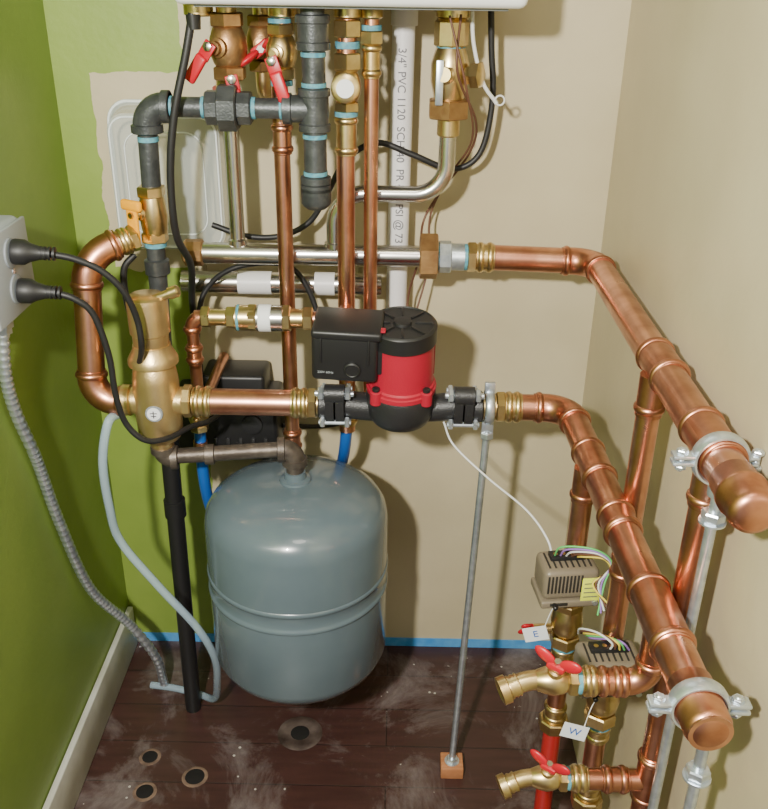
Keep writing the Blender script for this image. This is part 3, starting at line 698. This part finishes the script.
# ------------------------------------------------------------------ expansion tank
e=empty('expansion_tank')
TX,TY,TR=-.1375,-.24,.1335
def bandp(h):return [(h-.001,TR),(h+.0005,TR+.0015),(h+.003,TR+.0020),(h+.0055,TR+.0015),(h+.007,TR)]
pr=[(0.0,0.0),(.001,.035),(.006,.066),(.014,.094),(.026,.115),(.040,.127),(.055,TR)]+bandp(.172)+[(.182,TR-.0012),(.198,TR-.0012)]+bandp(.202)+[
    (.285,TR),(.300,.1305),(.314,.122),(.326,.106),(.335,.083),(.341,.055),(.344,.025),(.344,0)]
lathe('shell',e,(TX,TY,.168),Zv,pr,TANK,96,ang=40)
lathe('collar',e,(TX,TY,.509),Zv,[(0,.024),(.006,.022),(.008,.016),(.018,.015)],TANK,32)
lathe('air_valve',e,(TX,TY,.168),-Zv,[(0,.012),(.014,.010),(.016,.006)],BLACK,20)
lathe('sticker_dot',e,(TX-.070,TY-.045,.4965),(-.45,-.25,1),[(0,.0035),(.0008,.0035)],YEL,16)
# ------------------------------------------------------------------ electrical box, plugs, cords, conduit
e=empty('wall_outlet_box')
box('box',e,(XL+.022,-.352,.853),(.044,.118,.108),GREY,.010,seg=4)
box('cover_plate',e,(XL+.0465,-.352,.853),(.005,.114,.104),GREY,.002)
for k,z in enumerate((.876,.833)):
    lathe(f'receptacle_{k}',e,(XL+.048,-.352,z),X,[(0,.0175),(.003,.0175),(.0035,.016)],GREYD,28)
lathe('cover_screw',e,(XL+.049,-.352,.8545),X,[(0,.003),(.001,.003)],GALV,12)
lathe('conduit_hub',e,(XL+.024,-.352,.797),-Zv,[(0,.014),(.012,.014),(.013,.011),(.02,.011)],GALV,8)
def plug(par,p,d):
    x,y,z=basis(d);p=V(p)
    lathe('plug_face',par,p,d,[(0,.014),(.003,.0150),(.014,.0145),(.020,.011),(.030,.008),(.042,.006)],BLKR,24)
    for i in range(4):lathe(f'relief_{i}',par,p+z*(.030+i*.005),d,[(0,.008),(.0025,.008)],BLKR,16)
e=empty('power_cord')
plug(e,(XL+.052,-.352,.878),(1,.12,-.08))
tube('cord',e,[(-.402,-.345,.874),(-.375,-.338,.866),(-.347,-.330,.849),(-.326,-.322,.820),(-.317,-.312,.780),(-.318,-.305,.74),(-.335,-.27,.70),(-.36,-.19,.66),(-.36,-.10,.60)],.0040,BLKR,smooth=True,seg=12)
e=empty('power_cord')
plug(e,(XL+.052,-.352,.831),(1,.10,-.08))
tube('cord',e,[(-.402,-.346,.827),(-.380,-.342,.818),(-.362,-.336,.796),(-.352,-.330,.740),(-.352,-.325,.686),(-.346,-.318,.640),(-.325,-.312,.612),(-.300,-.29,.604),(-.28,-.25,.60),(-.262,-.2,.585),(-.25,-.12,.57)],.0040,BLKR,smooth=True,seg=12)
e=empty('flexible_metal_conduit')
cp=spline([(XL+.024,-.352,.785),(XL+.016,-.350,.72),(-.479,-.335,.66),(-.480,-.30,.575),(-.480,-.262,.445),(-.472,-.21,.285),(-.430,-.175,.185),(-.402,-.152,.095),(-.400,-.132,.018)],40)
acc=[cp[0]];
for p in cp[1:]:
    if (p-acc[-1]).length>.0026:acc.append(p)
def tube_raw(n,par,pts,rf,mat,seg=16):
    bm=bmesh.new();rings=[];x,y,_=basis((pts[1]-pts[0]).normalized())
    for i,p in enumerate(pts):
        t=(pts[min(i+1,len(pts)-1)]-pts[max(i-1,0)]).normalized();x=(x-t*x.dot(t)).normalized();y=t.cross(x)
        rings.append([bm.verts.new(p+(x*math.cos(2*math.pi*j/seg)+y*math.sin(2*math.pi*j/seg))*rf(i)) for j in range(seg)])
    for a,b_ in zip(rings,rings[1:]):
        for i in range(seg):
            j=(i+1)%seg;bm.faces.new((a[i],a[j],b_[j],b_[i]))
    bm.faces.new(rings[0]);bm.faces.new(rings[-1]);return mk(n,bm,mat,par,80)
tube_raw('conduit',e,acc,lambda i:(.0080,.0080,.0061)[i%3],GALV)
e=empty('clear_vinyl_tube')
tube('tube',e,[(-.372,-.262,.625),(-.381,-.285,.622),(-.393,-.292,.566),(-.396,-.284,.49),(-.392,-.27,.42),(-.346,-.268,.34),(-.294,-.268,.262),(-.274,-.255,.19),(-.282,-.222,.105),(-.300,-.180,.03),(-.335,-.148,.0085),(-.38,-.135,.0085),(-.425,-.128,.0085)],.0062,TUBE,smooth=True,seg=16)
# ------------------------------------------------------------------ loose cables
e=empty('black_cable')
tube('cable',e,[(-.241,-.215,1.125),(-.252,-.218,1.08),(-.272,-.220,1.009),(-.284,-.215,.935),(-.287,-.20,.858),(-.283,-.15,.80),(-.30,-.09,.72),(-.30,-.075,.60),(-.30,-.07,.565)],.0050,BLKR,smooth=True,seg=12)
lathe('gland',e,(-.2405,-.214,1.108),Zv,[(0,.008),(.016,.009)],BLACK,12)
e=empty('black_cable')
tube('cable',e,[(.118,-.08,1.128),(.122,-.075,1.08),(.128,-.07,1.013),(.115,-.07,.944),(.077,-.07,.922),(.021,-.075,.942),(-.028,-.075,.957),(-.070,-.075,.934),(-.099,-.07,.884),(-.125,-.065,.842),(-.166,-.07,.822),(-.215,-.075,.822),(-.265,-.075,.838)],.0042,BLKR,smooth=True,seg=12)
e=empty('black_cable')
tube('cable',e,[(-.30,-.108,.55),(-.29,-.105,.70),(-.27,-.098,.755),(-.22,-.098,.785),(-.15,-.098,.783),(-.115,-.10,.72),(-.115,-.11,.66),(-.09,-.10,.62),(-.07,-.06,.57),(-.07,-.02,.5),(-.12,-.012,.48),(-.18,-.05,.50)],.0040,BLKR,smooth=True,seg=12)
e=empty('black_cable')
tube('cable',e,[(-.345,-.20,.83),(-.36,-.205,.81),(-.362,-.20,.76),(-.352,-.19,.70),(-.35,-.15,.62),(-.340,-.1,.55)],.0045,BLKR,smooth=True,seg=12)
e=empty('sensor_wiring')
tube('brown_wire',e,[(.075,-.15,1.125),(.073,-.165,1.06),(.105,-.10,.99),(.10,-.06,.94),(.06,-.05,.88),(.04,-.05,.84),(.035,-.09,.80),(.02,-.06,.72),(.03,-.10,.66)],.0017,WBR,smooth=True,seg=8)
tube('brown_wire_b',e,[(.06,-.17,1.125),(.085,-.17,1.04),(.10,-.11,.97),(.075,-.06,.91),(.05,-.05,.85),(.05,-.06,.78),(.03,-.08,.70)],.0015,WBR,smooth=True,seg=8)
tube('white_wire',e,[(.090,-.13,1.128),(.094,-.13,1.09),(.108,-.13,1.045),(.125,-.125,1.022),(.128,-.125,1.018)],.0026,WIRE,smooth=True,seg=8)
torus('white_tie',e,(.132,-.125,1.022),Yv,.006,.0012,WIRE)
e=empty('thermostat_wire')
tube('wire',e,[(.070,-.262,.622),(.085,-.27,.590),(.131,-.30,.557),(.177,-.36,.545),(.200,-.40,.527),(.207,-.412,.500)],.0015,WIRE,smooth=True,seg=8)
cols=[WGR,WPU,WIRE,WBR,WYE]
for k in range(5):
    o=.0035*k
    tube(f'loop_{k}',e,[(.205+o*2,-.425,.520),(.210+o*2,-.440,.545-o),(.245+o,-.455,.553-o),(.268,-.455,.535-o),(.262-o,-.460,.505),(.255+o,-.475,.470+o)],.0013,cols[k],smooth=True,seg=8)
    tube(f'lead_{k}',e,[(.236+o,-.470,.437),(.232+o,-.492,.463-o),(.246+o*1.5,-.515,.477-o*.7),(.262+o,-.525,.470),(.262+o*1.6,-.522,.458)],.0013,cols[(k+2)%5],smooth=True,seg=8)
for k,(p,rz) in enumerate((((.185,-.462,.428),.3),((.222,-.565,.370),-.2))):
    e=empty('paper_tag');ax=V((math.cos(rz),-.1,math.sin(rz))).normalized();ay=V((0,1,0));ay=(ay-ax*ay.dot(ax)).normalized()
    box('tag',e,p,(.030,.0008,.022),PAPER,0,(ax,ay,ax.cross(ay)));text('mark',e,'E' if k==0 else 'W',.014,frameM(V(p)-ay*.0007,ax,ax.cross(ay)),BLUEP)
    tube('string',e,[V(p)+ax*.01+Zv*.008,V(p)+V((.02,.012,.03)),V(p)+V((.035,.025,.045))],.0006,WIRE,smooth=True,seg=6)
# ------------------------------------------------------------------ lights, world, camera
def area(n,loc,tgt,size,en,col):
    l=bpy.data.lights.new(n,'AREA');l.shape='DISK';l.size=size;l.energy=en;l.color=col
    o=bpy.data.objects.new(n,l);o.location=loc;o.rotation_euler=(V(tgt)-V(loc)).to_track_quat('-Z','Y').to_euler();SC.collection.objects.link(o)
area('closet_lamp',(-.28,-1.50,1.38),(-.03,0,.58),.06,37,(1,.96,.87))
area('overhead_fill',(.05,-1.3,2.25),(0,-.4,0),.45,7,(1,.93,.82))  # soft fill light added overhead, not a real fixture
w=bpy.data.worlds.new('world');SC.world=w;w.use_nodes=True
bg=w.node_tree.nodes['Background'];bg.inputs[0].default_value=(.92,.95,1,1);bg.inputs[1].default_value=.40
cam=bpy.data.cameras.new('camera');cam.sensor_fit='HORIZONTAL';cam.sensor_width=36;cam.lens=900/768*36;cam.clip_start=.02
co=bpy.data.objects.new('camera',cam);SC.collection.objects.link(co)
Rm=(Matrix.Rotation(math.radians(0.6),3,'Z')@Matrix.Rotation(math.radians(90-26.3),3,'X')@Matrix.Rotation(math.radians(0.8),3,'Z'))
co.matrix_world=Matrix.Translation((0,-1.35,1.184))@Rm.to_4x4()
SC.camera=co
